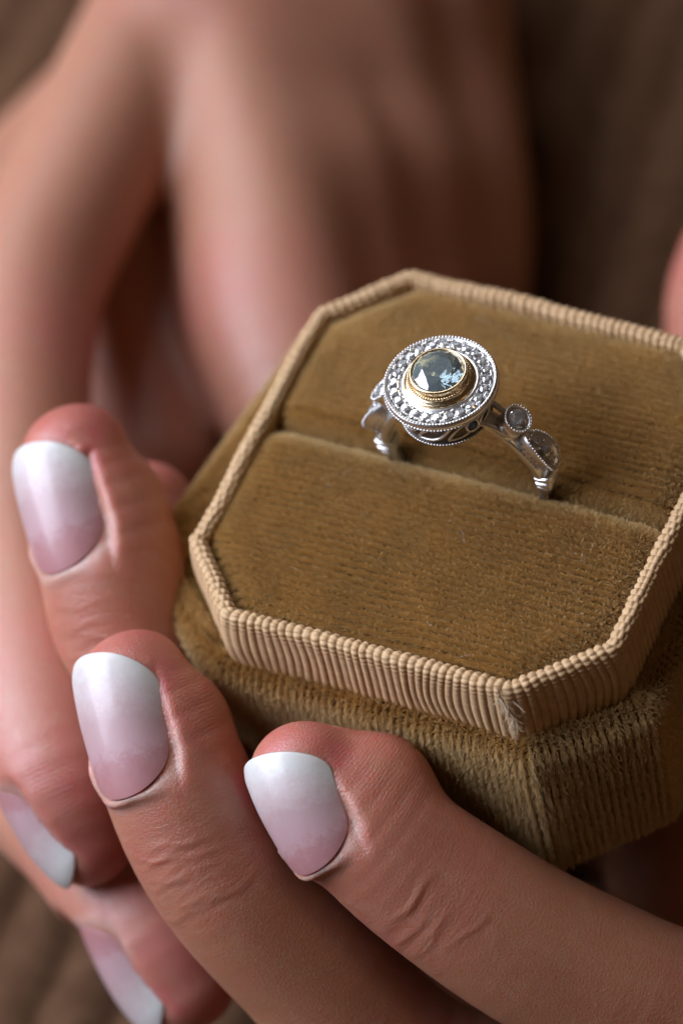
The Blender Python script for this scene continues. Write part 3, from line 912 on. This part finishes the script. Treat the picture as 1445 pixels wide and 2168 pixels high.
def build_hand(name, fingers, palm, palm_k, finger_k, vox, skin, label):
    lo = np.min([f.bounds()[0] for f in fingers] + [np.minimum(a, b) - max(ra, rb) - 0.4 for a, b, ra, rb in palm], 0)
    hi = np.max([f.bounds()[1] for f in fingers] + [np.maximum(a, b) + max(ra, rb) + 0.4 for a, b, ra, rb in palm], 0)
    lo = lo.astype(np.float32); B = 4                                  # blocks of 4 voxels
    n = (np.ceil((hi - lo) / (vox * B)).astype(int) + 1) * B
    band = vox * 3
    prims = []
    for a, b, ra, rb in palm:
        a, b = np.array(a, np.float32), np.array(b, np.float32); m_ = max(ra, rb) + 0.6
        prims.append((np.minimum(a, b) - m_, np.maximum(a, b) + m_, a, b, ra, rb))
    def field(p):
        """signed distance of the whole hand at the points p: palm first, fingers blend near their roots, stay apart at their tips"""
        d = np.full(len(p), 0.6, np.float32)
        for l, hh, a, b, ra, rb in prims:
            m_ = ((p > l) & (p < hh)).all(1); d[m_] = smin(d[m_], seg_dist(p[m_], a, b, ra, rb), palm_k)
        for f in fingers:
            l, hh = f.bounds(); m_ = ((p > l) & (p < hh)).all(1); q = p[m_]
            w = np.clip(1 - np.linalg.norm(q - np.array(f.chain[-1][0], np.float32), axis=1) / 3.0, 0, 1)
            k_ = f.k or finger_k
            d[m_] = smin(d[m_], f.dist(q), k_ + (palm_k - k_) * w ** 1.5)
        return d
    nb = n // B
    ci = np.stack(np.meshgrid(*[np.arange(k) for k in nb], indexing='ij'), -1).reshape(-1, 3)
    cd = field((lo + (ci * B + (B - 1) / 2) * vox).astype(np.float32))
    D_ = np.repeat(np.repeat(np.repeat(np.where(cd > 0, band, -band).astype(np.float32).reshape(nb), B, 0), B, 1), B, 2)
    act = ci[np.abs(cd) < vox * B * 0.87 + 0.06]
    off = np.stack(np.meshgrid(*[np.arange(B)] * 3, indexing='ij'), -1).reshape(-1, 3)
    for c in range(0, len(act), 6000):
        ii = (act[c:c + 6000, None] * B + off[None]).reshape(-1, 3)
        D_[ii[:, 0], ii[:, 1], ii[:, 2]] = field((lo + ii * vox).astype(np.float32))
    g = openvdb.FloatGrid(background=float(band))
    g.copyFromArray(np.clip(D_, -band, band))
    pts, quads = g.convertToQuads(isovalue=0.0)
    pts = np.asarray(pts) * vox + lo; quads = np.asarray(quads)[:, ::-1].astype(np.int64)
    # attributes for the skin material
    best = np.full(len(pts), 9e9); fuv = np.zeros((len(pts), 3)); red = np.zeros(len(pts)); wr = np.zeros(len(pts)); pr = np.zeros(len(pts)); cut_ = np.zeros(len(pts))
    for i, f in enumerate(fingers):
        d, s_, a_ = f.coords(pts); m = d < best
        best[m] = d[m]; fuv[m] = np.stack([s_, a_, np.full(len(pts), i * 7.3)], 1)[m]
        kn = np.zeros(len(pts))
        for ks, kw in f.knuckles:
            kn = np.maximum(kn, np.exp(-((s_ - ks) / kw) ** 2))
        rd = np.exp(-(np.maximum(s_ + 0.3, 0) / 1.55) ** 2) * 0.72
        r0 = f.chain[0][1]
        dors = np.clip(1 - np.abs(a_) / (r0 * 1.9), 0, 1)
        wr[m] = (kn * np.clip(dors * 2.2, 0, 1))[m]; red[m] = (rd + kn * 0.22)[m]
        palmar = np.clip((np.abs(a_) - r0 * 1.25) / (r0 * 0.6), 0, 1)
        pr[m] = (palmar * np.exp(-(s_ / 1.3) ** 4))[m]
        for c, r_, v_ in f.red:
            q = np.exp(-(np.linalg.norm(pts - np.array(c), axis=1) / r_) ** 2) * v_; red = np.maximum(red, q)
        if f.nail is not None:
            u, v, w = f.nail.local(pts); o = f.nail.outline(u, v)
            rim = np.exp(-((o - 0.06) / 0.11) ** 2) * (np.abs(w - f.nail.height(u, v)) < 0.25) 
            rim = rim * (u < 0.5 * f.nail.L)
            red = np.maximum(red, rim * np.clip((u + 0.1) / 0.3, 0, 1))
            base_rim = np.exp(-((o - 0.07) / 0.07) ** 2) * (np.abs(w - f.nail.height(u, v)) < 0.2) * np.clip((-u - 0.1) / 0.25, 0, 1)
            cut_ = np.maximum(cut_, base_rim)
    o = np_mesh(name, pts, quads, skin)
    me = o.data
    nrm = np.zeros(len(pts) * 3, np.float32); me.vertices.foreach_get('normal', nrm); nrm = nrm.reshape(-1, 3)
    dep = np.zeros(len(pts))
    for i, f in enumerate(fingers):
        m = fuv[:, 2] == np.float64(i * 7.3)
        s_, a_ = fuv[m, 0], fuv[m, 1]; dm = np.clip(1.25 - np.abs(a_) / (f.chain[0][1] * 1.7), 0, 1)
        r_ = np.random.default_rng(i + 40)
        for ks, kw in f.knuckles:
            for q in range(9):
                c_ = ks + r_.uniform(-0.75, 0.75) * kw; ph = r_.uniform(0, 6.28, 3); ctr = r_.uniform(-0.35, 0.35); wid = r_.uniform(0.25, 0.6)
                line = c_ + 0.05 * np.sin(a_ * 3.1 + ph[0]) + 0.025 * np.sin(a_ * 8.3 + ph[1]) + 0.05 * a_ * math.sin(ph[2])
                g_ = np.exp(-((s_ - line) / 0.027) ** 2) - 0.4 * np.exp(-((s_ - line - 0.06) / 0.05) ** 2)
                dep[m] += 0.0085 * r_.uniform(0.5, 1.2) * g_ * np.exp(-((a_ - ctr) / wid) ** 2) * dm
    pts = pts - nrm * dep[:, None]; me.vertices.foreach_set('co', pts.astype(np.float32).ravel()); me.update()
    for nm, arr in (('red', red), ('wrinkle', wr), ('print', pr), ('cuticle', cut_)):
        at_ = me.attributes.new(nm, 'FLOAT', 'POINT'); at_.data.foreach_set('value', np.clip(arr, 0, 1).astype(np.float32))
    at_ = me.attributes.new('fuv', 'FLOAT_VECTOR', 'POINT'); at_.data.foreach_set('vector', fuv.astype(np.float32).ravel())
    o.modifiers.new('relax', 'SMOOTH').iterations = 3
    tag(o, label, 'hand')
    for f in fingers:
        if f.nail is not None: f.nail.build(o)
    return o

A = np.array
# --- the hand that cradles the box, seen from below left: little, ring, middle and index fingers and thumb
little = Finger([(A((-0.480, -3.657, -0.998)), 0.50), (A((0.244, -3.825, -1.265)), 0.74), (A((1.141, -3.951, -1.910)), 0.83), (A((2.433, -3.963, -2.804)), 0.89), (A((4.055, -3.643, -3.907)), 0.97), (A((5.792, -2.227, -5.528)), 1.1)],
    Nail((-0.160, -3.787, -1.070), (-0.6738, 0.5186, 0.5263), (-0.1526, -0.7675, 0.6226), 0.70, 1.34, 1.06, 0.10),
    extra=[((-0.350, -3.386, -1.083), 0.43, 0.2), ((0.275, -3.350, -1.302), 0.60, 0.3)], knuckles=[(1.95, 0.55), (5.0, 0.7)])
ring = Finger([(A((-2.610, -3.376, -0.547)), 0.52), (A((-2.061, -3.816, -0.964)), 0.78), (A((-1.328, -4.456, -1.851)), 0.83), (A((-0.325, -4.769, -2.984)), 0.85), (A((1.469, -4.887, -4.956)), 0.98), (A((4.818, -2.902, -6.753)), 1.1)],
    Nail((-2.321, -3.706, -0.768), (-0.5337, 0.7233, 0.4382), (-0.1323, -0.5847, 0.8004), 0.70, 1.60, 1.06, 0.11),
    extra=[((-2.546, -3.157, -0.633), 0.45, 0.2), ((-2.058, -3.367, -1.003), 0.48, 0.25)], knuckles=[(2.05, 0.6), (5.0, 0.8)])
middle = Finger([(A((-4.434, -1.060, -0.057)), 0.53), (A((-3.805, -1.656, -0.610)), 0.80), (A((-3.293, -2.385, -1.444)), 0.84), (A((-2.433, -2.869, -2.679)), 0.88), (A((-0.616, -3.002, -5.183)), 1.0), (A((2.940, -1.948, -7.153)), 1.1)],
    Nail((-4.147, -1.481, -0.397), (-0.5484, 0.7115, 0.4394), (-0.1596, -0.5961, 0.7869), 0.72, 1.50, 1.06, 0.10),
    extra=[((-4.360, -0.844, -0.149), 0.48, 0.2), ((-3.880, -1.116, -0.618), 0.5, 0.25)], knuckles=[(2.05, 0.6)])
index = Finger([(A((-4.276, -0.299, -1.956)), 0.55), (A((-3.920, -0.844, -2.472)), 0.76), (A((-3.450, -1.529, -3.386)), 0.84), (A((-2.307, -1.841, -4.650)), 0.9), (A((0.321, -0.454, -5.959)), 1.05)], None, knuckles=[(2.0, 0.6)])
thumb = Finger([(A((0.082, 6.864, -4.067)), 0.62), (A((0.457, 6.128, -4.456)), 0.92), (A((1.453, 4.740, -4.918)), 1.0), (A((3.056, 2.641, -5.484)), 1.25), (A((4.333, 0.985, -6.124)), 1.4)], None)
build_hand('hand', [index, middle, ring, little, thumb],
    [((0.998, -0.019, -5.635), (4.485, -0.282, -6.226), 1.25, 1.4), ((2.807, -1.104, -5.283), (5.554, -0.856, -6.341), 1.2, 1.3), ((1.321, 1.708, -5.987), (4.685, 1.638, -6.398), 1.2, 1.4), ((4.874, 0.259, -6.332), (9.616, 2.668, -8.161), 1.9, 2.3)],
    0.5, 0.04, 0.028, M_SKIN_A, 'hand cradling the velvet ring box, three white tipped nails turned to the viewer')

# --- the other hand wrapping under it from the far side, out of focus at the top
b_one = Finger([(A((-3.180, -4.289, -2.438)), 0.54), (A((-3.655, -3.856, -2.062)), 0.80), (A((-4.599, -2.735, -1.920)), 0.86), (A((-5.917, -0.750, -2.075)), 0.90), (A((-7.563, 2.358, -2.517)), 0.98), (A((-8.083, 4.672, -2.857)), 0.98), (A((-8.727, 7.927, -3.567)), 1.08)],
    Nail((-3.482, -4.291, -2.419), (0.7042, -0.3938, -0.5908), (-0.5402, -0.8376, -0.0812), 0.50, 1.36, 1.05), knuckles=[(2.0, 0.6), (5.6, 0.8)],
    red=[((-5.975, 1.870, -2.704), 1.4, 0.8)])
b_two = Finger([(A((-1.994, -4.915, -4.175)), 0.58), (A((-2.606, -4.492, -3.867)), 0.80), (A((-3.790, -3.737, -3.837)), 0.84), (A((-5.540, -2.645, -4.086)), 0.88), (A((-8.842, 0.663, -4.232)), 0.98), (A((-10.238, 4.553, -4.944)), 0.98), (A((-10.145, 9.192, -5.914)), 1.0)],
    Nail((-2.437, -4.875, -4.061), (0.6647, -0.4424, -0.6020), (-0.5523, -0.8337, 0.0056), 0.56, 1.5, 1.05), knuckles=[(2.0, 0.6)])
b_three = Finger([(A((-2.930, 1.414, -5.372)), 0.8), (A((-3.734, 2.486, -4.563)), 0.98), (A((-5.024, 4.036, -3.983)), 1.16), (A((-6.210, 5.877, -3.783)), 1.16), (A((-8.196, 8.501, -3.722)), 1.25)], None, knuckles=[(3.6, 0.9)], k=0.45,
    extra=[((-8.165, 7.982, -3.424), 0.8, 0.5)], red=[((-5.498, 3.778, -3.274), 0.9, 0.45), ((-7.953, 7.896, -3.327), 0.9, 0.5)])
b_four = Finger([(A((-3.348, 4.669, -8.237)), 0.9), (A((-4.425, 6.669, -7.479)), 1.15), (A((-5.348, 8.803, -6.713)), 1.32), (A((-6.755, 11.207, -6.051)), 1.4)], None, k=0.6)
build_hand('hand', [b_two, b_one, b_four, b_three],
    [((-9.513, 9.264, -4.644), (-8.380, 9.276, -4.169), 1.1, 1.3), ((-8.616, 9.166, -4.122), (-6.643, 11.145, -5.379), 1.4, 1.35), ((-8.899, 7.452, -4.164), (-7.658, 4.947, -4.552), 0.8, 0.85), ((-7.658, 4.947, -4.552), (-6.192, 2.093, -5.013), 0.85, 0.95), ((-7.612, 9.085, -4.153), (-5.965, 6.659, -4.562), 1.28, 1.25), ((-5.965, 6.659, -4.562), (-4.561, 4.306, -5.318), 1.25, 1.2), ((-7.097, 9.931, -4.768), (-5.642, 7.700, -5.600), 1.35, 1.3), ((-5.642, 7.700, -5.600), (-4.421, 5.347, -6.521), 1.3, 1.2), ((-9.932, 11.462, -4.595), (-8.154, 13.406, -5.523), 1.5, 1.5), ((-10.116, 12.806, -4.941), (-12.520, 18.062, -4.304), 1.9, 2.0)],
    0.6, 0.05, 0.055, M_SKIN_B, 'blurred hand reaching round from behind, its fingertips curled underneath the other hand')
